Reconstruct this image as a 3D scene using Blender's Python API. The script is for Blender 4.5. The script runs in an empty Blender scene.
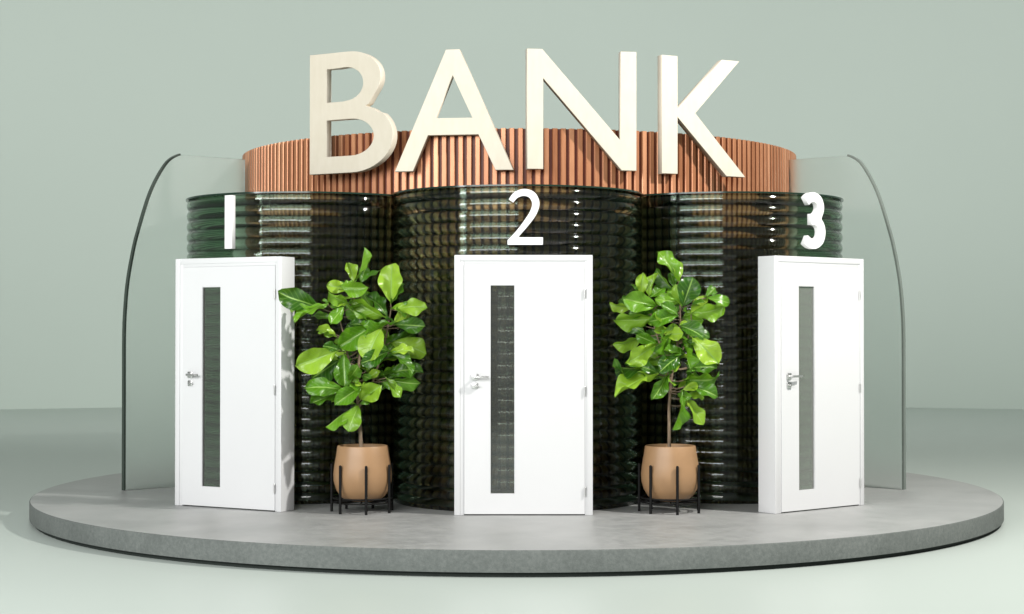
import bpy, bmesh, math, random
from mathutils import Vector, Matrix
random.seed(7)
PI = math.pi
scn = bpy.context.scene
C = scn.collection

# ------------------------------------------------------------------ helpers
def link(o, parent=None):
    C.objects.link(o)
    if parent: o.parent = parent
    return o

def mesh_obj(name, bm, mat, parent=None, smooth=None):
    me = bpy.data.meshes.new(name)
    bmesh.ops.recalc_face_normals(bm, faces=bm.faces[:])
    bm.to_mesh(me); bm.free()
    for m in (mat if isinstance(mat, (list, tuple)) else [mat]): me.materials.append(m)
    if smooth is not None:
        me.polygons.foreach_set('use_smooth', [True]*len(me.polygons))
        me.set_sharp_from_angle(angle=math.radians(smooth))
    return link(bpy.data.objects.new(name, me), parent)

def raw_obj(name, verts, faces, mat, parent=None, smooth=None, uvs=None, recalc=False):
    me = bpy.data.meshes.new(name)
    me.from_pydata(verts, [], faces); me.update()
    if recalc:
        bm = bmesh.new(); bm.from_mesh(me); bmesh.ops.recalc_face_normals(bm, faces=bm.faces[:]); bm.to_mesh(me); bm.free()
    me.materials.append(mat)
    if uvs:
        ul = me.uv_layers.new(name='UVMap')
        for p in me.polygons:
            for li in p.loop_indices:
                ul.data[li].uv = uvs[me.loops[li].vertex_index]
    if smooth is not None:
        me.polygons.foreach_set('use_smooth', [True]*len(me.polygons))
        me.set_sharp_from_angle(angle=math.radians(smooth))
    return link(bpy.data.objects.new(name, me), parent)

def tag(o, label=None, cat=None, group=None, kind=None):
    if label: o['label'] = label
    if cat: o['category'] = cat
    if group: o['group'] = group
    if kind: o['kind'] = kind
    return o

def empty(name, loc, rz=0.0):
    o = bpy.data.objects.new(name, None)
    o.location = loc; o.rotation_euler = (0, 0, rz); o.empty_display_size = .2
    return link(o)

def copy_tree(o, parent=None):
    c = o.copy(); C.objects.link(c)
    if parent: c.parent = parent
    for ch in [k for k in list(bpy.data.objects) if k.parent == o]:
        copy_tree(ch, c)
    return c

def add_box(bm, x0, x1, y0, y1, z0, z1, bev=0.0):
    r = bmesh.ops.create_cube(bm, size=1.0)
    vs = r['verts']
    for v in vs:
        v.co = Vector(((x0+x1)/2+v.co.x*(x1-x0), (y0+y1)/2+v.co.y*(y1-y0), (z0+z1)/2+v.co.z*(z1-z0)))
    if bev:
        es = set()
        for v in vs:
            for e in v.link_edges: es.add(e)
        bmesh.ops.bevel(bm, geom=list(es), offset=bev, segments=2, affect='EDGES', profile=.5)

def add_cyl(bm, p, q, r0, r1=None, n=20, cap=True):
    r1 = r0 if r1 is None else r1
    p = Vector(p); q = Vector(q); ax = (q-p)
    m = Matrix.Translation((p+q)/2) @ ax.to_track_quat('Z', 'Y').to_matrix().to_4x4()
    bmesh.ops.create_cone(bm, cap_ends=cap, segments=n, radius1=r0, radius2=r1, depth=ax.length, matrix=m)

def add_tube(bm, pts, rads, n=10):
    pts = [Vector(p) for p in pts]
    rings = []
    ref = Vector((0.3, 0.9, 0.1))
    for i, p in enumerate(pts):
        t = (pts[min(i+1, len(pts)-1)]-pts[max(i-1, 0)]).normalized()
        a = t.cross(ref).normalized(); b = t.cross(a).normalized()
        r = rads[i] if isinstance(rads, (list, tuple)) else rads
        rings.append([bm.verts.new(p+a*r*math.cos(2*PI*k/n)+b*r*math.sin(2*PI*k/n)) for k in range(n)])
    for i in range(len(rings)-1):
        for k in range(n):
            bm.faces.new((rings[i][k], rings[i][(k+1) % n], rings[i+1][(k+1) % n], rings[i+1][k]))
    bm.faces.new(rings[0][::-1]); bm.faces.new(rings[-1])

def add_lathe(bm, prof, n=64, close=False):
    rings = [[bm.verts.new((r*math.cos(2*PI*k/n), r*math.sin(2*PI*k/n), z)) for k in range(n)] for r, z in prof]
    m = len(rings)
    for i in range(m if close else m-1):
        for k in range(n):
            bm.faces.new((rings[i][k], rings[i][(k+1) % n], rings[(i+1) % m][(k+1) % n], rings[(i+1) % m][k]))
    return rings

def add_torus(bm, R, r, z, n=64, m=10):
    add_lathe(bm, [(R+r*math.cos(2*PI*j/m), z+r*math.sin(2*PI*j/m)) for j in range(m)], n, close=True)

def catmull(P, sub=8, closed=False):
    out = []
    n = len(P)
    rng = range(n) if closed else range(n-1)
    g = (lambda i: P[i % n]) if closed else (lambda i: P[max(0, min(n-1, i))])
    for i in rng:
        p0, p1, p2, p3 = g(i-1), g(i), g(i+1), g(i+2)
        for s in range(sub):
            t = s/sub
            out.append(tuple(.5*((2*p1[k])+(-p0[k]+p2[k])*t+(2*p0[k]-5*p1[k]+4*p2[k]-p3[k])*t*t+(-p0[k]+3*p1[k]-3*p2[k]+p3[k])*t**3) for k in range(len(p1))))
    if not closed: out.append(tuple(P[-1]))
    return out

# ------------------------------------------------------------------ materials
def new_mat(name):
    m = bpy.data.materials.new(name); m.use_nodes = True
    nt = m.node_tree
    return m, nt, nt.nodes['Principled BSDF']

def N(nt, t, **kw):
    n = nt.nodes.new(t)
    for k, v in kw.items(): setattr(n, k, v)
    return n

def ramp(nt, fac, stops):
    r = N(nt, 'ShaderNodeValToRGB')
    e = r.color_ramp.elements
    while len(e) < len(stops): e.new(.5)
    for i, (p, c) in enumerate(stops):
        e[i].position = p; e[i].color = (*c, 1)
    nt.links.new(fac, r.inputs[0])
    return r.outputs[0]

def noise(nt, scale, detail=4, rough=.5, vec=None, dist=0):
    n = N(nt, 'ShaderNodeTexNoise')
    n.inputs['Scale'].default_value = scale; n.inputs['Detail'].default_value = detail
    n.inputs['Roughness'].default_value = rough; n.inputs['Distortion'].default_value = dist
    if vec: nt.links.new(vec, n.inputs['Vector'])
    return n.outputs['Fac']

def coord(nt, kind='Object', scale=None):
    t = N(nt, 'ShaderNodeTexCoord').outputs[kind]
    if scale:
        m = N(nt, 'ShaderNodeMapping'); m.inputs['Scale'].default_value = scale
        nt.links.new(t, m.inputs[0]); t = m.outputs[0]
    return t

def bump(nt, bs, h, strength=.3, dist=.01):
    b = N(nt, 'ShaderNodeBump'); b.inputs['Strength'].default_value = strength; b.inputs['Distance'].default_value = dist
    nt.links.new(h, b.inputs['Height']); nt.links.new(b.outputs[0], bs.inputs['Normal'])

def mat_simple(name, col, rough=.5, metal=0.0, var=.06, vscale=3, spec=.5, bmp=0):
    m, nt, b = new_mat(name)
    f = noise(nt, vscale, 4, .6, coord(nt))
    c = ramp(nt, f, [(.3, tuple(x*(1-var) for x in col)), (.7, tuple(min(1, x*(1+var)) for x in col))])
    nt.links.new(c, b.inputs['Base Color'])
    b.inputs['Roughness'].default_value = rough; b.inputs['Metallic'].default_value = metal
    b.inputs['Specular IOR Level'].default_value = spec
    if bmp: bump(nt, b, noise(nt, 220, 2, .6, coord(nt)), bmp, .002)
    return m

M = {}
M['floor'] = mat_simple('studio_floor_paint', (.475, .53, .495), .42, var=.012, vscale=.25, spec=.35)
M['wall'] = mat_simple('backdrop_paint', (.56, .635, .58), .9, var=.012, vscale=.15, spec=.1)
M['white'] = mat_simple('white_lacquer', (.67, .675, .685), .32, var=.008, vscale=2)
M['white_matte'] = mat_simple('white_matte_plastic', (.84, .84, .84), .5, var=.008, vscale=4)
M['steel'] = mat_simple('brushed_steel', (.72, .72, .71), .3, 1.0, var=.08, vscale=30)
M['black'] = mat_simple('black_powder_coat', (.004, .004, .004), .6, var=.2, vscale=20, spec=.2)
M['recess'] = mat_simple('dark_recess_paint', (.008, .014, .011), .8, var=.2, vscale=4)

# concrete top
m, nt, b = new_mat('smooth_concrete'); M['concrete'] = m
co = coord(nt)
f1 = noise(nt, 1.1, 6, .62, co, .4); f2 = noise(nt, 9, 5, .65, co)
mx = N(nt, 'ShaderNodeMix', data_type='FLOAT'); mx.inputs[0].default_value = .38
nt.links.new(f1, mx.inputs[2]); nt.links.new(f2, mx.inputs[3])
nt.links.new(ramp(nt, mx.outputs[0], [(.34, (.255, .26, .257)), (.5, (.32, .325, .32)), (.66, (.385, .387, .382))]), b.inputs['Base Color'])
nt.links.new(ramp(nt, f2, [(.3, (.38,)*3), (.7, (.5,)*3)]), b.inputs['Roughness'])
bump(nt, b, noise(nt, 60, 4, .6, co), .08, .004)
# concrete rim: darker, speckled
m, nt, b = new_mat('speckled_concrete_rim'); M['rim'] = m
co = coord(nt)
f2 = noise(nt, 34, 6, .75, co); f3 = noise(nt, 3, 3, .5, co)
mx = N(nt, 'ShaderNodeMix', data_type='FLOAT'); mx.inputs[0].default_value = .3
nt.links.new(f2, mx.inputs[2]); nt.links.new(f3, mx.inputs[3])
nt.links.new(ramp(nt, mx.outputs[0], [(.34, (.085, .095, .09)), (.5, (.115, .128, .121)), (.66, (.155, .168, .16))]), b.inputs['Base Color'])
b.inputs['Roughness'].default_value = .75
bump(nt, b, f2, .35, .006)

# copper-toned slats: tone per slat from the angle round the drum + vertical grain
m, nt, b = new_mat('copper_wood_slats'); M['copper'] = m
at = N(nt, 'ShaderNodeUVMap'); sep = N(nt, 'ShaderNodeSeparateXYZ'); nt.links.new(at.outputs[0], sep.inputs[0])
wn = N(nt, 'ShaderNodeTexWhiteNoise', noise_dimensions='1D'); 
fl = N(nt, 'ShaderNodeMath', operation='FLOOR'); nt.links.new(sep.outputs[0], fl.inputs[0]); nt.links.new(fl.outputs[0], wn.inputs['W'])
gr = noise(nt, 6, 5, .6, coord(nt, 'Object', (9, 9, .7)))
mx = N(nt, 'ShaderNodeMix', data_type='FLOAT'); mx.inputs[0].default_value = .5
nt.links.new(wn.outputs['Value'], mx.inputs[2]); nt.links.new(gr, mx.inputs[3])
nt.links.new(ramp(nt, mx.outputs[0], [(.15, (.34, .13, .055)), (.5, (.50, .215, .105)), (.85, (.68, .335, .18))]), b.inputs['Base Color'])
b.inputs['Metallic'].default_value = .35; b.inputs['Roughness'].default_value = .34
m, nt, b = new_mat('copper_slat_backing'); M['copper_back'] = m
nt.links.new(ramp(nt, noise(nt, 8, 4, .6, coord(nt)), [(.3, (.12, .028, .016)), (.7, (.18, .042, .022))]), b.inputs['Base Color'])
b.inputs['Roughness'].default_value = .5

# cream letters
m, nt, b = new_mat('cream_painted_wood'); M['cream'] = m
f = noise(nt, 5, 5, .6, coord(nt, 'Object', (3, 3, 1)))
nt.links.new(ramp(nt, f, [(.3, (.62, .565, .455)), (.7, (.665, .61, .505))]), b.inputs['Base Color'])
b.inputs['Roughness'].default_value = .5
M['cream_edge'] = mat_simple('letter_edge_cream', (.72, .65, .54), .6, var=.1)

def glass(name, col, rough, var=0.0, ior=1.45):
    m, nt, b = new_mat(name)
    b.inputs['Transmission Weight'].default_value = 1
    b.inputs['Roughness'].default_value = rough; b.inputs['IOR'].default_value = ior
    f = noise(nt, 2.0, 3, .5, coord(nt))
    nt.links.new(ramp(nt, f, [(.3, tuple(x*(1-var) for x in col)), (.7, col)]), b.inputs['Base Color'])
    return m
M['green_glass'] = glass('bottle_green_ribbed_glass', (.40, .56, .42), .055, .05)
nt = M['green_glass'].node_tree; b = nt.nodes['Principled BSDF']
old = b.inputs['Base Color'].links[0].from_socket
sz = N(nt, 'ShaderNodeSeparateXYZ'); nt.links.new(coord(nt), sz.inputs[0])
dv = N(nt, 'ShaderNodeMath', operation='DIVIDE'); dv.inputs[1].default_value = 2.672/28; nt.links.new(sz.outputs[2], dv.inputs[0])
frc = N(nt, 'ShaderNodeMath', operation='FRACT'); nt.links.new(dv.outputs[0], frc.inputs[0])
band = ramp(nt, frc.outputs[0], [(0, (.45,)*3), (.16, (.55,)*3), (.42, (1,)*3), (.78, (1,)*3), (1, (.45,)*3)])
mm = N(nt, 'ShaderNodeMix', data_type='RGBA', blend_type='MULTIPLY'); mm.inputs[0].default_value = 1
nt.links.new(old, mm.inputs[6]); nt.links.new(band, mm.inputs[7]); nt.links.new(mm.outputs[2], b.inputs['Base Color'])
M['frosted'] = glass('frosted_glass', (.95, .975, .96), .30, .01)
M['pane'] = glass('door_pane_glass', (.72, .76, .70), .04, .02)
M['pane'].node_tree.nodes['Principled BSDF'].inputs['Transmission Weight'].default_value = .95
M['pane_reflection'] = M['pane'].copy(); M['pane_reflection'].name = 'door_pane_painted_reflection'  # same glass; grey haze stands in for the bright surroundings it reflects
M['pane_reflection'].node_tree.nodes['Principled BSDF'].inputs['Transmission Weight'].default_value = .80
M['edge_dark'] = mat_simple('dark_glass_edge', (.04, .055, .045), .25, var=.1)
M['edge_grey'] = mat_simple('grey_glass_edge', (.17, .20, .18), .25, var=.1)
M['rim_glass'] = mat_simple('dark_green_glass_rim', (.012, .03, .02), .15, var=.2)

M['pot'] = mat_simple('tan_ceramic', (.34, .20, .10), .42, var=.05, vscale=6, bmp=.1)
M['soil'] = mat_simple('potting_soil', (.03, .02, .014), .95, var=.5, vscale=60, bmp=.6)
m, nt, b = new_mat('fig_bark'); M['bark'] = m
nt.links.new(ramp(nt, noise(nt, 30, 5, .7, coord(nt, 'Object', (1, 1, .25))), [(.3, (.12, .08, .05)), (.7, (.30, .22, .15))]), b.inputs['Base Color'])
b.inputs['Roughness'].default_value = .8

def leaf_mat():
    m, nt, b = new_mat('fiddle_leaf')
    uv = N(nt, 'ShaderNodeUVMap'); sep = N(nt, 'ShaderNodeSeparateXYZ'); nt.links.new(uv.outputs[0], sep.inputs[0])
    # u = integer leaf id + cross position 0..1 ; v = along 0..1
    fr = N(nt, 'ShaderNodeMath', operation='FRACT'); nt.links.new(sep.outputs[0], fr.inputs[0])
    fl = N(nt, 'ShaderNodeMath', operation='FLOOR'); nt.links.new(sep.outputs[0], fl.inputs[0])
    ab = N(nt, 'ShaderNodeMath', operation='SUBTRACT'); ab.inputs[1].default_value = .5; nt.links.new(fr.outputs[0], ab.inputs[0])
    ab2 = N(nt, 'ShaderNodeMath', operation='ABSOLUTE'); nt.links.new(ab.outputs[0], ab2.inputs[0])
    # side veins: v - |u| slanted stripes
    s1 = N(nt, 'ShaderNodeMath', operation='MULTIPLY_ADD'); s1.inputs[1].default_value = -.55
    nt.links.new(ab2.outputs[0], s1.inputs[0]); nt.links.new(sep.outputs[1], s1.inputs[2])
    s2 = N(nt, 'ShaderNodeMath', operation='MULTIPLY'); s2.inputs[1].default_value = 8; nt.links.new(s1.outputs[0], s2.inputs[0])
    s3 = N(nt, 'ShaderNodeMath', operation='FRACT'); nt.links.new(s2.outputs[0], s3.inputs[0])
    s4 = N(nt, 'ShaderNodeMath', operation='PINGPONG'); s4.inputs[1].default_value = .5; nt.links.new(s3.outputs[0], s4.inputs[0])
    side = ramp(nt, s4.outputs[0], [(0, (1,)*3), (.09, (0,)*3)])
    mid = ramp(nt, ab2.outputs[0], [(0, (1,)*3), (.02, (1,)*3), (.04, (0,)*3)])
    mxv = N(nt, 'ShaderNodeMath', operation='MAXIMUM'); nt.links.new(mid, mxv.inputs[0])
    h = N(nt, 'ShaderNodeMath', operation='MULTIPLY'); h.inputs[1].default_value = .45; nt.links.new(side, h.inputs[0]); nt.links.new(h.outputs[0], mxv.inputs[1])
    wn = N(nt, 'ShaderNodeTexWhiteNoise', noise_dimensions='1D'); nt.links.new(fl.outputs[0], wn.inputs['W'])
    base = ramp(nt, wn.outputs['Value'], [(0, (.02, .09, .005)), (.5, (.11, .29, .011)), (1, (.36, .56, .045))])
    nz = noise(nt, 14, 3, .5, coord(nt))
    mz = N(nt, 'ShaderNodeMix', data_type='RGBA', blend_type='MULTIPLY'); mz.inputs[0].default_value = .5
    nt.links.new(base, mz.inputs[6]); nt.links.new(ramp(nt, nz, [(.3, (.7,)*3), (.7, (1.15,)*3)]), mz.inputs[7])
    mv = N(nt, 'ShaderNodeMix', data_type='RGBA'); nt.links.new(mxv.outputs[0], mv.inputs[0])
    nt.links.new(mz.outputs[2], mv.inputs[6]); mv.inputs[7].default_value = (.30, .50, .10, 1)
    nt.links.new(mv.outputs[2], b.inputs['Base Color'])
    b.inputs['Roughness'].default_value = .29; b.inputs['Specular IOR Level'].default_value = .5
    inv = N(nt, 'ShaderNodeMath', operation='SUBTRACT'); inv.inputs[0].default_value = 1; nt.links.new(mxv.outputs[0], inv.inputs[1])
    bump(nt, b, inv.outputs[0], .5, .006)
    tr = N(nt, 'ShaderNodeBsdfTranslucent'); tr.inputs[0].default_value = (.25, .48, .03, 1)
    ms = N(nt, 'ShaderNodeMixShader'); ms.inputs[0].default_value = .22
    nt.links.new(b.outputs[0], ms.inputs[1]); nt.links.new(tr.outputs[0], ms.inputs[2])
    nt.links.new(ms.outputs[0], nt.nodes['Material Output'].inputs[0])
    return m
M['leaf'] = leaf_mat()

# ------------------------------------------------------------------ setting
FZ = -.187
bm = bmesh.new()
vs = [bm.verts.new(p) for p in ((-60, -40, FZ), (60, -40, FZ), (60, 40, FZ), (-60, 40, FZ))]
bm.faces.new(vs)
tag(mesh_obj('floor', bm, M['floor']), kind='structure')
WR, WC = 29.3, -8.17
n = 96; verts = []; faces = []
for i in range(n+1):
    a = math.radians(-88+176*i/n)
    for z in (FZ-.05, 26): verts.append((WR*math.sin(a), WC+WR*math.cos(a), z))
for i in range(n): faces.append((2*i, 2*i+2, 2*i+3, 2*i+1))
tag(raw_obj('backdrop_wall', verts, faces, M['wall'], smooth=60), kind='structure')

# ------------------------------------------------------------------ round platform
plat = tag(empty('platform', (0, 0, FZ)), 'large round grey concrete platform that carries the doors, pots and glass', 'platform')
R = 4.43
bm = bmesh.new()
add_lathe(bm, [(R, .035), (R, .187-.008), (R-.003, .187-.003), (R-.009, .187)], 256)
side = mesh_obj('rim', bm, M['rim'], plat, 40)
bm = bmesh.new()
r_ = add_lathe(bm, [(R-.009, .187), (R*.6, .187), (.5, .187)], 256)
bm.faces.new(r_[-1])
bmesh.ops.remove_doubles(bm, verts=bm.verts[:], dist=1e-5)
mesh_obj('top_surface', bm, M['concrete'], plat)
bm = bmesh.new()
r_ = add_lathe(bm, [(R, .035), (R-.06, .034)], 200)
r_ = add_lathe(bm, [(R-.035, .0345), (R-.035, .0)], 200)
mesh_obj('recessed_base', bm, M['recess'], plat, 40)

# ------------------------------------------------------------------ copper slatted drum
DX, DY, DR, DH = 0.035, 1.68, 2.873, 3.268
drum = tag(empty('slatted_drum', (DX, DY, 0)), 'tall round copper drum of narrow vertical slats behind the word BANK', 'drum')
NS = 238
verts, faces, uvs = [], [], []
for i in range(NS):
    a = 2*PI*i/NS; da = 2*PI/NS
    w = .62*da
    base = len(verts)
    prof = [(-w/2, DR-.045), (-w/2, DR-.006), (-w/2+w*.12, DR), (w/2-w*.12, DR), (w/2, DR-.006), (w/2, DR-.045)]
    hz = DH
    for (t, r) in prof:
        for z in (0.0, hz):
            verts.append((r*math.sin(a+t), -r*math.cos(a+t), z)); uvs.append((i+.5, z))
    k = len(prof)
    for j in range(k-1):
        faces.append((base+2*j, base+2*j+2, base+2*j+3, base+2*j+1))
    faces.append(tuple(base+2*j+1 for j in range(k)))
raw_obj('slats', verts, faces, M['copper'], drum, uvs=uvs, recalc=True)
bm = bmesh.new()
add_lathe(bm, [(DR-.032, 0), (DR-.032, DH-.002), (DR-.14, DH-.002), (DR-.14, 0)], 236, close=True)
mesh_obj('drum_shell', bm, M['copper_back'], drum, 40)

# ------------------------------------------------------------------ ribbed green glass screens
def glass_screen(x, y, rz, r, ztop, label):
    root = tag(empty('glass_screen', (x, y, 0), rz), label, 'glass screen', 'curved green ribbed glass screens')
    per = .0952; rib = .018; seg = 96; sub = 10
    nz = int(round(ztop/per)); rows = nz*sub
    verts, faces = [], []
    for j in range(rows+1):
        z = ztop*j/rows
        rr = r + rib*((1-(2*((j % sub)/sub)-1)**2) if j < rows else 0)
        for i in range(seg+1):
            a = -PI/2+PI*i/seg
            verts.append((rr*math.sin(a), -rr*math.cos(a), z))
    off = len(verts); s = seg+1
    for j in range(rows+1):                      # inner face follows the outer one (corrugated sheet)
        z = ztop*j/rows
        rr = r - .011 + rib*.45*((1-(2*((j % sub)/sub)-1)**2) if j < rows else 0)
        for i in range(seg+1):
            a = -PI/2+PI*i/seg
            verts.append((rr*math.sin(a), -rr*math.cos(a), z))
    for j in range(rows):
        for i in range(seg):
            faces.append((j*s+i, j*s+i+1, (j+1)*s+i+1, (j+1)*s+i))
            faces.append((off+j*s+i+1, off+j*s+i, off+(j+1)*s+i, off+(j+1)*s+i+1))
        for i in (0, seg):
            q = (j*s+i, off+j*s+i, off+(j+1)*s+i, (j+1)*s+i)
            faces.append(q if i == 0 else q[::-1])
    for i in range(seg):
        faces.append((rows*s+i, rows*s+i+1, off+rows*s+i+1, off+rows*s+i))
        faces.append((i+1, i, off+i, off+i+1))
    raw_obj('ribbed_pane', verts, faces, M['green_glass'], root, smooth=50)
    # dark cap along the top edge
    v2, f2 = [], []
    prof = [(r-.016, ztop+.002), (r+.026, ztop+.002), (r+.026, ztop+.016), (r-.016, ztop+.016)]
    for i in range(seg+1):
        a = -PI/2+PI*i/seg
        for (q, z) in prof: v2.append((q*math.sin(a), -q*math.cos(a), z))
    for i in range(seg):
        for k in range(4):
            f2.append((4*i+k, 4*i+4+k, 4*i+4+(k+1) % 4, 4*i+(k+1) % 4))
    f2 += [(0, 1, 2, 3), tuple(4*seg+k for k in (3, 2, 1, 0))]
    v3 = [((r-.016)*math.sin(-PI/2+PI*i/seg)*q, -(r-.016)*math.cos(-PI/2+PI*i/seg)*q, ztop+.004) for q in (1.0, .45) for i in range(seg+1)]
    f3 = [(i, i+1, s+i+1, s+i) for i in range(seg)]
    raw_obj('added_light_blocker', v3, f3, M['rim_glass'], root)  # added lid, unseen from the camera, keeps light out of the screen's inside
    raw_obj('top_rim', v2, f2, M['rim_glass'], root, smooth=50, recalc=True)
    return root
ZT = 2.672
A40 = math.radians(40)
LR = 1.085
cy = 14.60-15.67
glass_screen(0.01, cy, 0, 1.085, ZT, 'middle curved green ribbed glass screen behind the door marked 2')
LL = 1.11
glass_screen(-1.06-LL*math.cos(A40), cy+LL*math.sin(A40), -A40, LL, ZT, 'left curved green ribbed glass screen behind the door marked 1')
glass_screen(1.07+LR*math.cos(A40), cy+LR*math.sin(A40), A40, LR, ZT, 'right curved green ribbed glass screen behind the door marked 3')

# ------------------------------------------------------------------ frosted side panels
def side_panel(x, y, sgn, edge_mat, label):
    # local +x runs from the free outer edge inwards to the drum
    root = tag(empty('side_screen', (x, y, 0), A40 if sgn > 0 else PI-A40), label, 'glass panel', 'frosted glass side panels')
    top = 3.17
    cp = [(0, 0), (0, .9), (0, 1.45), (.012, 1.72), (.035, 1.95), (.085, 2.22), (.14, 2.43), (.265, 2.80), (.415, 3.06), (.53, 3.15), (.62, top)]
    c = [cp[0]]+catmull(cp[1:], 6)
    c += [(1.27, top), (1.27, 0)]
    t = .02
    verts = [(p[0], -t, p[1]) for p in c]+[(p[0], t, p[1]) for p in c]
    k = len(c)
    faces = [tuple(range(k)), tuple(range(2*k-1, k-1, -1))]
    for i in range(k):
        faces.append((i, (i+1) % k, k+(i+1) % k, k+i))
    raw_obj('pane', verts, faces, M['frosted'], root, recalc=True)
    # polished edge following the curve
    e = c[:-6]
    v2, f2 = [], []
    for i, p in enumerate(e):
        q0 = Vector(e[max(i-1, 0)]); q1 = Vector(e[min(i+1, len(e)-1)])
        d = (q1-q0).normalized(); nrm = Vector((-d.y, d.x))
        for (o, tt) in ((.001, -t-.002), (.001, t+.002), (.020, t+.002), (.020, -t-.002)):
            v2.append((p[0]+nrm.x*o, tt, p[1]+nrm.y*o))
    for i in range(len(e)-1):
        for j in range(4): f2.append((4*i+j, 4*i+(j+1) % 4, 4*i+4+(j+1) % 4, 4*i+4+j))
    f2 += [(0, 1, 2, 3), tuple(4*(len(e)-1)+j for j in (3, 2, 1, 0))]
    raw_obj('polished_edge', v2, f2, edge_mat, root, smooth=40, recalc=True)
    return root
side_panel(-3.652, 15.42-15.67, 1, M['edge_dark'], 'left frosted glass panel with curved dark edge, beside the door marked 1')
side_panel(3.625, 15.50-15.67, -1, M['edge_grey'], 'right frosted glass panel with curved grey edge, beside the door marked 3')

# ------------------------------------------------------------------ doors
W, H, DEP = 1.115, 2.10, .18
def make_door():
    root = empty('door', (0, 0, 0))
    # local: x from left, y=0 front, +y back
    fw = .078
    bm = bmesh.new()
    for (x0, x1, z0, z1) in ((0, fw, 0, H), (W-.062, W, 0, H), (fw, W-.062, H-.072, H)):
        add_box(bm, x0, x1, .0, DEP, z0, z1, .003)
        # raised architrave lip
    add_box(bm, .0-.0015, .046, -.0056, .0005, 0, H+.0015, .004)
    add_box(bm, W-.046, W+.0015, -.0056, .0005, 0, H+.0015, .004)
    add_box(bm, .046, W-.046, -.0055, .0004, H-.046, H+.0015, .003)
    mesh_obj('frame', bm, M['white'], root, 40)
    lx0, lx1, lz0, lz1 = fw+.001, W-.0632, .009, H-.0728
    wx0, wx1, wz0, wz1 = .285, .490, .168, 1.862
    y0, y1 = -.005, .040
    bm = bmesh.new()
    for (a, b_, c_, d_) in ((lx0, wx0, lz0, lz1), (wx1, lx1, lz0, lz1), (wx0, wx1, lz0, wz0), (wx0, wx1, wz1, lz1)):
        add_box(bm, a, b_, y0, y1, c_, d_)
    bmesh.ops.remove_doubles(bm, verts=bm.verts[:], dist=1e-5)
    # drop internal coincident faces
    seen = {}
    for f in bm.faces:
        k = tuple(round(v, 4) for v in f.calc_center_median()); seen.setdefault(k, []).append(f)
    leaf = mesh_obj('door_leaf', bm, M['white'], root, None)
    bm = bmesh.new(); add_box(bm, wx0+.0005, wx1-.0005, .010, .018, wz0+.0005, wz1-.0005)
    mesh_obj('window_pane', bm, M['pane'], leaf)
    bm = bmesh.new()
    g = .007
    for (a, b_, c_, d_) in ((wx0, wx0+g, wz0, wz1), (wx1-g, wx1, wz0, wz1), (wx0+g, wx1-g, wz0, wz0+g), (wx0+g, wx1-g, wz1-g, wz1)):
        add_box(bm, a+.0003, b_-.0003, -.0035, .0095, c_+.0003, d_-.0003)
    mesh_obj('glazing_bead', bm, M['white'], leaf)
    # handle
    hx, hz = .165, 1.115
    bm = bmesh.new()
    add_box(bm, hx-.026, hx+.026, y0-.009, y0+.001, hz-.026, hz+.026, .003)
    add_cyl(bm, (hx, y0, hz), (hx, y0-.048, hz), .011)
    add_tube(bm, [(hx-.004, y0-.046, hz), (hx+.03, y0-.05, hz), (hx+.07, y0-.05, hz), (hx+.112, y0-.046, hz)], [.011, .010, .0095, .009], 12)
    mesh_obj('handle', bm, M['steel'], leaf, 40)
    bm = bmesh.new()
    z2 = hz-.072
    add_box(bm, hx-.024, hx+.024, y0-.008, y0+.001, z2-.024, z2+.024, .003)
    add_cyl(bm, (hx, y0-.006, z2), (hx, y0-.028, z2), .008)
    add_tube(bm, [(hx-.003, y0-.026, z2), (hx+.035, y0-.027, z2)], [.006, .005], 10)
    mesh_obj('lock', bm, M['steel'], leaf, 40)
    for z in (.19, 1.0, 1.79):
        bm = bmesh.new()
        add_cyl(bm, (lx1+.0015, -.014, z-.035), (lx1+.0015, -.014, z+.035), .0055, n=16)
        add_cyl(bm, (lx1+.0015, -.014, z-.041), (lx1+.0015, -.014, z-.035), .003, .0055, n=16)
        add_cyl(bm, (lx1+.0015, -.014, z+.035), (lx1+.0015, -.014, z+.041), .0055, .003, n=16)
        mesh_obj('hinge', bm, M['steel'], root, 40)
    return root
door = make_door()
th1, th3 = .50, .6733
specs = [(.053-W/2, -2.319, 0, 'middle white door with narrow glass strip, facing straight ahead below the 2'),
         (-1.935-W*math.cos(th1), -2.09+W*math.sin(th1), -th1, 'left white door with narrow glass strip, turned towards the left below the 1'),
         (2.095, -2.232, th3, 'right white door with narrow glass strip, turned towards the right below the 3')]
for i, (x, y, rz, lab) in enumerate(specs):
    d = door if i == 0 else copy_tree(door)
    d.location = (x, y, .001); d.rotation_euler = (0, 0, rz)
    tag(d, lab, 'door', 'white doors in a row on the platform')
    if i == 2:      # the right door's pane gets the glass with its bright reflection painted in
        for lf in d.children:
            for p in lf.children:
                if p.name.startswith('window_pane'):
                    p.data = p.data.copy(); p.data.materials[0] = M['pane_reflection']

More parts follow.
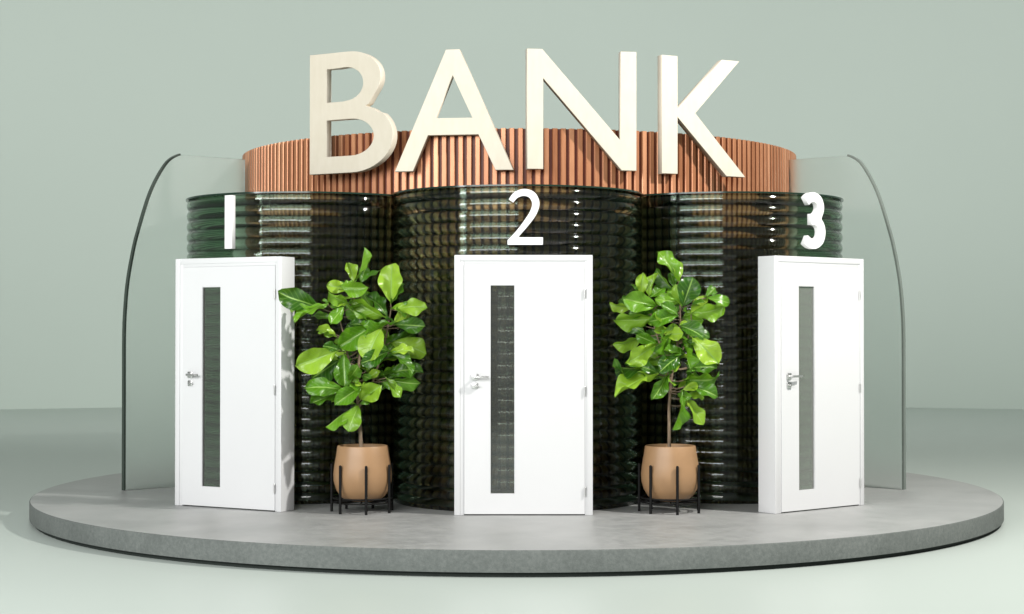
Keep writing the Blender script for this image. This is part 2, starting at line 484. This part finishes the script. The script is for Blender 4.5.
# ------------------------------------------------------------------ letters and digits
def plate(name, contours, depth, mats, bevel=.003):
    cu = bpy.data.curves.new(name+'_outline', 'CURVE'); cu.dimensions = '2D'; cu.fill_mode = 'BOTH'
    for c in contours:
        sp = cu.splines.new('POLY'); sp.points.add(len(c)-1)
        for i, p in enumerate(c): sp.points[i].co = (p[0], p[1], 0, 1)
        sp.use_cyclic_u = True
    cu.extrude = depth/2-bevel; cu.bevel_depth = bevel; cu.bevel_resolution = 1; cu.offset = -bevel
    tmp = bpy.data.objects.new('tmp', cu); C.objects.link(tmp)
    bpy.context.view_layer.update()
    me = bpy.data.meshes.new_from_object(tmp.evaluated_get(bpy.context.evaluated_depsgraph_get()))
    bpy.data.objects.remove(tmp); bpy.data.curves.remove(cu)
    # stand upright: local z(curve)-> -y ; shift front to y=0
    me.transform(Matrix(((1, 0, 0, 0), (0, 0, -1, depth/2), (0, 1, 0, 0), (0, 0, 0, 1))))
    me.name = name
    me.materials.clear()
    for m in mats: me.materials.append(m)
    if len(mats) > 1:
        for p in me.polygons: p.material_index = 0 if abs(p.normal.y) > .5 and p.center.y < depth*.3 else 1
    return link(bpy.data.objects.new(name, me))

u = 1/117.0
def arcpts(cx, cy, rx, ry, a0, a1, n=16):
    return [(cx+rx*math.cos(math.radians(a0+(a1-a0)*i/n)), cy+ry*math.sin(math.radians(a0+(a1-a0)*i/n))) for i in range(n+1)]
B = [[(0, 0)]+[(0, 122)]+[(30, 122)]+arcpts(40, 94.5, 32, 27.5, 90, -30, 18)+catmull([(64, 75), (60, 68), (57, 66), (64, 63), (70, 58.5)], 4)[1:-1]
     + arcpts(43, 35, 41, 35, 40, -90, 20)+[(20, 0)],
     [(17.5, 106)]+[(17.5, 72)]+[(34, 72)]+arcpts(36, 89.5, 18.5, 17, -88, 90, 16)+[(30, 106)],
     [(17.5, 54)]+[(17.5, 17)]+[(36, 17)]+arcpts(42, 35.5, 23, 18.5, -90, 90, 18)+[(30, 54)]]
A = [[(0, 0), (51.5, 122), (65, 122), (118.5, 0), (101, 0), (84, 36), (33.5, 36), (18.5, 0)], [(41, 53), (78, 53), (58.3, 96)]]
NN = [[(0, 0), (0, 120), (15, 120), (93.5, 30), (93.5, 120), (109.5, 120), (109.5, 0), (94.5, 0), (16, 91), (16, 0)]]
K = [[(0, 0), (15.7, 0), (15.7, 58), (65, 0), (84.5, 0), (33.5, 63), (78.5, 120), (60.5, 120), (15.7, 66), (15.7, 120), (0, 120)]]
def place(px, d, k=1.0):
    d = d*k
    return ((px-512)/1650*d-.04, d-15.67)
LK = 1.0185
letters = [('B', B, 84, (309.5, 14.60), (392.8, 14.17), 1.365, 1.06, 'cream letter B, first of the sign, standing in front of the copper drum'),
           ('A', A, 118.5, (394.7, 14.27), (513, 14.10), 1.362, 1.045, 'cream letter A, second of the sign, standing in front of the copper drum'),
           ('N', NN, 109.5, (527.2, 14.07), (636.6, 14.25), 1.367, 1.028, 'cream letter N, third of the sign, standing in front of the copper drum'),
           ('K', K, 84.5, (662, 14.38), (745.5, 14.76), 1.358, 1.035, 'cream letter K, last of the sign, standing in front of the copper drum')]
for ch, cont, wpx, l, r, zb, hh, lab in letters:
    p = Vector((*place(*l, LK), 0)); q = Vector((*place(*r, LK), 0)); zb *= LK; hh *= LK
    wid = (q-p).length
    vmax = 122 if ch in 'BA' else 120
    cc = [[(a*wid/wpx, b_*hh/vmax) for a, b_ in c] for c in cont]
    o = plate('sign_letter', cc, .075, [M['cream'], M['cream_edge']])
    o.location = (p.x, p.y, zb+1.504)
    o.rotation_euler = (0, 0, math.atan2(q.y-p.y, q.x-p.x))
    tag(o, lab, 'letter', 'cream letters spelling BANK')

def stroke(pts, w, sub=8):
    P = catmull(pts, sub)
    Lf, Rt = [], []
    for i, p in enumerate(P):
        a = Vector(P[max(i-1, 0)]); b_ = Vector(P[min(i+1, len(P)-1)])
        d = (b_-a).normalized(); n_ = Vector((-d.y, d.x))
        ww = (w(i/(len(P)-1)) if callable(w) else w)/2
        Lf.append((p[0]+n_.x*ww, p[1]+n_.y*ww)); Rt.append((p[0]-n_.x*ww, p[1]-n_.y*ww))
    return Lf, Rt
# "1": a plain upright bar
one = [[(0, 0), (0, 53.5), (9, 53.5), (9, 0)]]
# "2": hooked stroke running into a flat foot
Lf, Rt = stroke([(3.5, 44.5), (8.5, 50.5), (16.5, 53.2), (24.5, 50.5), (28.3, 42.5), (26, 33), (19.5, 23), (12, 13.5), (5.2, 5.8)], lambda t: 5.6+1.9*math.sin(PI*min(1, t*1.15)))
two = [[p for p in Lf if p[1] > 7.9 or p[0] > 20]+[(12.6, 7.6), (35.5, 7.6), (35.5, 0), (0, 0), (0, 4.6)]+[p for p in Rt if p[1] > 9.0][::-1]]
# "3"
Lf, Rt = stroke([(1.5, 46), (7, 49.8), (14, 50.2), (20, 46.8), (22.2, 40), (19.5, 33.5), (14.5, 29.6), (8.5, 28.9)], 9.6, 8)
Lf2, Rt2 = stroke([(8.5, 27.6), (16, 26.9), (22, 22.8), (24.2, 15.5), (21.5, 8), (14.5, 3.9), (7, 4.2), (0.5, 7.6)], 9.8, 8)
three = [[p for p in Lf if p[1] > 33.5]+[(23.6, 30.6)]+[p for p in Lf2[4:] if p[0] > 22.5 or p[1] < 24]+Rt2[::-1]+Rt[::-1]]
digs = [('1', one, 9, (228.2, 14.02), -th1, .682, 'plain white number 1 above the left door'),
        ('2', two, 35.5, (525.2, 13.40), 0, .684, 'slim white number 2 above the middle door'),
        ('3', three, 28, (815.6, 13.88), th3, .684, 'heavy white number 3 above the right door')]
for ch, cont, wpx, pc, rz, zb, lab in digs:
    d = pc[1]; s = d/1650
    cc = [[((a-wpx/2)*s, b_*s*(.985 if ch == '2' else 1)) for a, b_ in c] for c in cont]
    o = plate('number', cc, .05 if ch != '2' else .03, [M['white_matte']], .002)
    x, y = place(*pc)
    o.location = (x, y, zb+1.504); o.rotation_euler = (0, 0, rz)
    tag(o, lab, 'number', 'white numbers above the doors')

# ------------------------------------------------------------------ potted plants and stands
def add_leaf(V, F, UV, idx, base, tip, width, normal, droop=.12, fold=.12, wave=.03):
    base = Vector(base); tip = Vector(tip)
    ax = tip-base; L = ax.length; ax.normalize()
    nrm = (normal-ax*normal.dot(ax)).normalized()
    sd = ax.cross(nrm).normalized()
    nl, nw = 18, 8
    tw = random.uniform(-1, 1)
    nrm0, sd0 = nrm, sd
    ph = random.uniform(0, 6.28); ph2 = random.uniform(0, 6.28)
    o = len(V)
    for i in range(nl+1):
        t = i/nl
        # fiddle shape: narrow waist near the stalk, broad rounded end
        if t < .07: w = .035
        else:
            s = (t-.07)/.93
            w = (math.sin(PI*min(1, s**1.12))**.62)*(.56+.50*s) * (1-.10*math.exp(-((s-.36)/.13)**2))
            w = max(w, .03 if s < .98 else .0)
        w *= width/2/.93
        ca, sa = math.cos(tw*t), math.sin(tw*t)
        sd = sd0*ca+nrm0*sa; nrm = nrm0*ca-sd0*sa
        for j in range(nw+1):
            c = -1+2*j/nw
            x = c*w
            off = -droop*L*(t**2)*1.0 + droop*L*.45*t + fold*abs(c)*w*1.0
            off += wave*L*math.sin(t*15+ph+(1.7 if c > 0 else 0))*abs(c)**2.0*(.3+t) + wave*.5*L*math.sin(c*3+t*5+ph2)
            p = base+ax*(L*t)+sd*x+nrm*off
            V.append(p); UV.append((idx+.02+.96*(j/nw), t))
    s_ = nw+1
    for i in range(nl):
        for j in range(nw): F.append((o+i*s_+j, o+i*s_+j+1, o+(i+1)*s_+j+1, o+(i+1)*s_+j))

LDIR = Vector((.667, -.423, .613)).normalized()
VIEW = Vector((0, -1, -.02))
def plant(cx, cy, cpx, leaves, stems, label):
    root = tag(empty('potted_plant', (cx, cy, 0)), label, 'potted plant', 'fiddle leaf figs in tan pots')
    s = 1/121.0
    def loc(px, py, dy=0.0):
        k = (13.62+dy)/13.62                    # keep proportions when a leaf is nearer or farther
        return Vector(((px-cpx)*s*k, dy, 1.504-(py-329)*s*k))
    bm = bmesh.new()
    prof = [(.02, .092), (.10, .092), (.145, .102), (.185, .13), (.218, .185), (.238, .25), (.241, .31), (.234, .38), (.220, .46), (.209, .535), (.206, .543), (.200, .545), (.195, .541), (.195, .50), (.19, .48)]
    prof = [(r, z) for r, z in prof]
    r_ = add_lathe(bm, prof, 72); bm.faces.new(r_[0])
    pot = mesh_obj('pot', bm, M['pot'], root, 50)
    bm = bmesh.new(); random.seed(3)
    c = bm.verts.new((0, 0, .515)); prev = None
    rr = [[bm.verts.new((r*math.cos(2*PI*k/40), r*math.sin(2*PI*k/40), .51+random.uniform(-.006, .008))) for k in range(40)] for r in (.05, .1, .15, .194)]
    for k in range(40): bm.faces.new((c, rr[0][k], rr[0][(k+1) % 40]))
    for a in range(3):
        for k in range(40): bm.faces.new((rr[a][k], rr[a+1][k], rr[a+1][(k+1) % 40], rr[a][(k+1) % 40]))
    mesh_obj('soil', bm, M['soil'], pot, 60)
    bm = bmesh.new()
    for pts, r0, r1 in stems:
        P = catmull([tuple(loc(*p)) for p in pts], 6)
        k = len(P)
        add_tube(bm, P, [r0+(r1-r0)*i/(k-1)+random.uniform(-.0006, .0006) for i in range(k)], 10)
    # leaf stalks
    nodes = []
    for pts, r0, r1 in stems: nodes += [Vector(p) for p in catmull([tuple(loc(*p)) for p in pts], 10)[8:]]
    V, F, UV = [], [], []
    for i, lf in enumerate(leaves):
        bx_, by_, tx, ty, w = lf[:5]
        dy = lf[5] if len(lf) > 5 else random.uniform(-.25, .1)
        tilt = lf[6] if len(lf) > 6 else 'm'
        Lp = math.hypot(tx-bx_, ty-by_)*s
        base = loc(bx_, by_, dy*.55)
        extra = max(0, .20-Lp)*.8*(1 if dy > 0 else -1)
        tip = loc(tx, ty, dy+extra)
        ax = (tip-base).normalized()
        face = VIEW-ax*VIEW.dot(ax); face.normalize()
        sd = ax.cross(face).normalized()
        w *= 1.08; tip = base+(tip-base)*1.02; wt = max(w*s, .62*(tip-base).length*.9)
        roll = math.acos(min(1, w*s/wt))
        # choose roll sign: bright leaves turn to the key lamp, dark ones away
        n1 = face*math.cos(roll)+sd*math.sin(roll); n2 = face*math.cos(roll)-sd*math.sin(roll)
        if tilt == 'b': nn = n1 if n1.dot(LDIR) > n2.dot(LDIR) else n2
        elif tilt == 'd': nn = n1 if n1.dot(LDIR) < n2.dot(LDIR) else n2
        else: nn = n1 if n1.z > n2.z else n2
        add_leaf(V, F, UV, i, base, tip, wt, nn, droop=random.uniform(.05, .38), fold=random.uniform(.15, .8), wave=random.uniform(.045, .105))
        # a smaller companion leaf springing from the same twig
        rot = Matrix.Rotation(random.choice((-1, 1))*random.uniform(.45, .95), 3, 'Y')
        dv = (rot @ (tip-base))*random.uniform(.6, .8)
        dv.y += random.uniform(.02, .12); dv.z = abs(dv.z)*.6+dv.z*.4
        add_leaf(V, F, UV, 50+i, base, base+dv, dv.length*random.uniform(.5, .68),
                 Vector((random.uniform(-.5, .8), -1, random.uniform(0, 1.2))), droop=random.uniform(.05, .3), fold=random.uniform(.2, .8), wave=random.uniform(.04, .09))
        nd = min(nodes, key=lambda q: (q-base).length+max(0, q.z-base.z)*1.5)
        mid = (nd+base)/2+Vector((0, 0, -.012))
        add_tube(bm, catmull([tuple(nd), tuple(mid), tuple(base+ax*.01)], 4), .0042, 6)
    # smaller leaves filling the crown
    for k in range(64):
        nd = random.choice(nodes)
        if nd.z < .95: continue
        a = random.uniform(0, 2*PI)
        dr = Vector((math.cos(a), math.sin(a)*.9, random.uniform(-.35, .7))).normalized()
        b0 = nd+dr*random.uniform(.04, .10); ln = random.uniform(.12, .20)
        tp = b0+dr*ln
        nn = Vector((random.uniform(-.6, .8), random.uniform(-1, -.1), random.uniform(.1, 1)))
        add_leaf(V, F, UV, 100+k, b0, tp, ln*random.uniform(.55, .75), nn, droop=random.uniform(.05, .35), fold=random.uniform(.1, .7), wave=random.uniform(.03, .07))
        add_tube(bm, [nd, (nd+b0)/2, b0+dr*.01], .0035, 6)
    mesh_obj('trunk', bm, M['bark'], root, 60)
    raw_obj('foliage', V, F, M['leaf'], root, smooth=180, uvs=UV)
    return root

L1 = [(354, 283, 368, 250, 9, 0, 'b'), (360, 284, 381, 268, 8, -.05, 'b'), (391, 304, 392, 265, 26, -.12, 'b'), (391, 309, 427, 306, 17, -.15, 'b'),
      (322, 308, 281, 294, 21, -.20, 'm'), (330, 304, 296, 317, 14, -.25, 'b'), (352, 288, 327, 286, 14, -.05, 'b'), (340, 286, 367, 290, 17, -.2, 'd'),
      (350, 304, 331, 294, 14, -.22, 'b'), (346, 306, 333, 323, 12, -.24, 'b'), (388, 318, 352, 302, 14, -.1, 'd'), (378, 325, 344, 308, 13, -.05, 'd'),
      (393, 324, 425, 326, 16, -.1, 'd'), (388, 342, 425, 352, 24, .1, 'd'), (374, 326, 341, 346, 24, -.15, 'd'), (337, 335, 321, 327, 9, -.15, 'm'),
      (396, 322, 366, 333, 12, -.22, 'b'), (384, 327, 367, 357, 28, -.28, 'm'), (391, 351, 366, 363, 14, -.3, 'b'), (341, 350, 300, 366, 26, -.25, 'b'),
      (340, 360, 314, 378, 26, -.15, 'm'), (345, 352, 346, 386, 20, -.18, 'm'), (346, 390, 310, 385, 20, -.28, 'b'), (342, 394, 312, 401, 11, -.15, 'm'),
      (364, 386, 339, 402, 18, -.25, 'm'), (361, 400, 382, 386, 20, -.2, 'm'), (350, 380, 361, 369, 9, -.28, 'b'), (390, 352, 416, 369, 13, -.2, 'b'),
      (386, 374, 421, 367, 20, -.05, 'm'), (386, 380, 419, 385, 15, -.02, 'd'), (386, 377, 402, 396, 9, -.15, 'b'), (357, 404, 328, 427, 10, -.15, 'd'),
      (360, 404, 350, 430, 20, -.2, 'b'), (365, 345, 345, 325, 18, .1, 'd'), (380, 362, 398, 335, 18, .12, 'd'), (365, 372, 378, 350, 18, .08, 'd'),
      (372, 312, 361, 292, 15, .1, 'd'), (350, 370, 330, 350, 20, .12, 'd'), (362, 318, 350, 340, 16, 0, 'd'), (378, 392, 398, 372, 14, .12, 'd')]
S1 = [([(361, 452, 0), (360, 430, 0), (358, 408, 0), (357, 385, .0), (359, 350, .01), (357, 320, 0), (353, 292, 0)], .017, .007),
      ([(358, 408, 0), (368, 392, .0), (377, 368, .01), (386, 335, 0), (391, 308, -.02)], .011, .006),
      ([(357, 385, 0), (349, 360, -.04), (344, 335, -.05), (338, 312, -.06)], .009, .005)]
L2 = [(679, 282, 660, 251, 11, 0, 'b'), (675, 291, 654, 272, 11, 0, 'd'), (641, 297, 641, 274, 13, -.1, 'b'), (648, 298, 653, 273, 12, -.12, 'm'),
      (681, 308, 691, 278, 24, -.15, 'm'), (657, 306, 622, 299, 22, -.2, 'b'), (634, 307, 610, 306, 12, -.02, 'd'), (680, 303, 654, 299, 12, -.15, 'b'),
      (689, 314, 723, 309, 20, -.1, 'm'), (705, 298, 730, 302, 10, 0, 'b'), (656, 317, 615, 324, 16, -.1, 'd'), (677, 316, 648, 320, 14, -.25, 'b'),
      (677, 325, 700, 334, 18, -.25, 'b'), (646, 334, 614, 347, 13, -.08, 'd'), (673, 330, 651, 351, 12, -.2, 'b'), (689, 336, 715, 361, 25, -.25, 'b'),
      (683, 342, 689, 371, 10, -.25, 'm'), (656, 344, 625, 363, 18, -.2, 'b'), (681, 354, 657, 369, 19, -.28, 'b'), (657, 374, 611, 387, 20, -.25, 'b'),
      (662, 377, 612, 366, 18, -.12, 'd'), (667, 374, 651, 398, 15, -.22, 'b'), (683, 380, 718, 380, 24, -.05, 'd'), (684, 386, 716, 394, 13, -.1, 'm'),
      (680, 390, 677, 429, 11, -.2, 'b'), (684, 397, 703, 423, 8, -.1, 'm'), (688, 368, 717, 366, 18, .05, 'd'), (683, 404, 689, 420, 10, .05, 'd'),
      (670, 345, 645, 335, 18, .1, 'd'), (684, 352, 706, 330, 20, .1, 'd'), (672, 365, 640, 352, 18, .1, 'd'), (683, 318, 702, 322, 16, 0, 'd'),
      (665, 312, 642, 318, 18, -.05, 'd'), (688, 366, 702, 398, 16, .05, 'd'), (670, 376, 663, 350, 16, .05, 'd')]
S2 = [([(669, 452, 0), (669, 430, 0), (669, 405, 0), (671, 380, 0), (676, 350, 0), (680, 320, 0), (678, 284, 0)], .016, .006),
      ([(671, 385, 0), (664, 360, -.04), (656, 335, -.06), (648, 305, -.06)], .009, .005),
      ([(674, 365, 0), (684, 345, -.04), (692, 322, -.06)], .008, .005)]
PX1, PX2, PY = -1.270, 1.264, 13.62-15.67
plant(PX1, PY, 362.5, L1, S1, 'bushier fiddle leaf fig in a tan pot, between the doors marked 1 and 2')
plant(PX2, PY, 670, L2, S2, 'slimmer fiddle leaf fig in a tan pot, between the doors marked 2 and 3')

def make_stand():
    root = empty('plant_stand', (0, 0, 0))
    bm = bmesh.new(); add_torus(bm, .243, .0075, .118)
    for k in range(4):
        a = PI/4*k
        add_cyl(bm, (.243*math.cos(a), .243*math.sin(a), .083), (-.243*math.cos(a), -.243*math.sin(a), .083), .006, n=8)
    add_torus(bm, .243, .006, .083)
    mesh_obj('ring', bm, M['black'], root, 50)
    for k in range(7):
        a = math.radians(11.4+360/7*k)
        x, y = .256*math.sin(a), -.256*math.cos(a)
        bm = bmesh.new()
        add_cyl(bm, (x, y, 0), (x, y, .385), .0115, n=14)
        bmesh.ops.create_uvsphere(bm, u_segments=14, v_segments=8, radius=.0115, matrix=Matrix.Translation((x, y, .385)))
        mesh_obj('leg', bm, M['black'], root, 50)
    return root
st = make_stand()
for i, (x, rz, lab) in enumerate([(PX1, 0, 'black metal plant stand between the doors marked 1 and 2'), (PX2, math.radians(-4), 'black metal plant stand between the doors marked 2 and 3')]):
    o = st if i == 0 else copy_tree(st)
    o.location = (x, PY, .001); o.rotation_euler = (0, 0, rz)
    tag(o, lab, 'plant stand', 'black metal plant stands')

# ------------------------------------------------------------------ lamps
def area(name, loc, target, sx, sy, power, col=(1, 1, 1), shape='RECTANGLE', spread=None):
    l = bpy.data.lights.new(name, 'AREA'); l.shape = shape; l.size = sx
    if shape in ('RECTANGLE', 'ELLIPSE'): l.size_y = sy
    l.energy = power; l.color = col
    if spread: l.spread = math.radians(spread)
    o = bpy.data.objects.new(name, l); o.location = loc
    o.rotation_euler = (Vector(target)-Vector(loc)).to_track_quat('-Z', 'Y').to_euler()
    C.objects.link(o); return o
tgt = Vector((0, -1, 1.5))
area('key_lamp', tgt+LDIR*11, tgt, .5, .5, 1280, (1, .97, .92), 'DISK')
area('front_fill_lamp', (-5.5, -15, 6), (-.5, -1, 1.8), 12, 5, 1850, (1, 1, .98))
area('left_strip_lamp', (-9, -9, 4), (-1, -1, 1.6), 1.2, 5, 350, (1, 1, 1))
area('backdrop_lamp', (0, 2, 10), (0, 22, 7.5), 40, 3, 1080, (1, 1, .995), spread=115)

w = bpy.data.worlds.new('World'); scn.world = w; w.use_nodes = True
bg = w.node_tree.nodes['Background']
bg.inputs[0].default_value = (.95, .97, .96, 1); bg.inputs[1].default_value = .26

# ------------------------------------------------------------------ camera
cam = bpy.data.cameras.new('camera'); co_ = bpy.data.objects.new('camera', cam); C.objects.link(co_)
cam.sensor_width = 36; cam.lens = 1651.3/1024*36; cam.clip_end = 300
co_.location = (-.04, -15.67, 1.504); co_.rotation_euler = (PI/2+.0133, 0, 0)
scn.camera = co_
scn.render.engine = 'CYCLES'
scn.render.resolution_x = 1024; scn.render.resolution_y = 614
scn.view_settings.view_transform = 'Standard'; scn.view_settings.look = 'None'; scn.view_settings.exposure = 0
cy_ = scn.cycles
cy_.max_bounces = 14; cy_.transmission_bounces = 12; cy_.glossy_bounces = 5; cy_.diffuse_bounces = 4
cy_.caustics_reflective = False; cy_.caustics_refractive = False
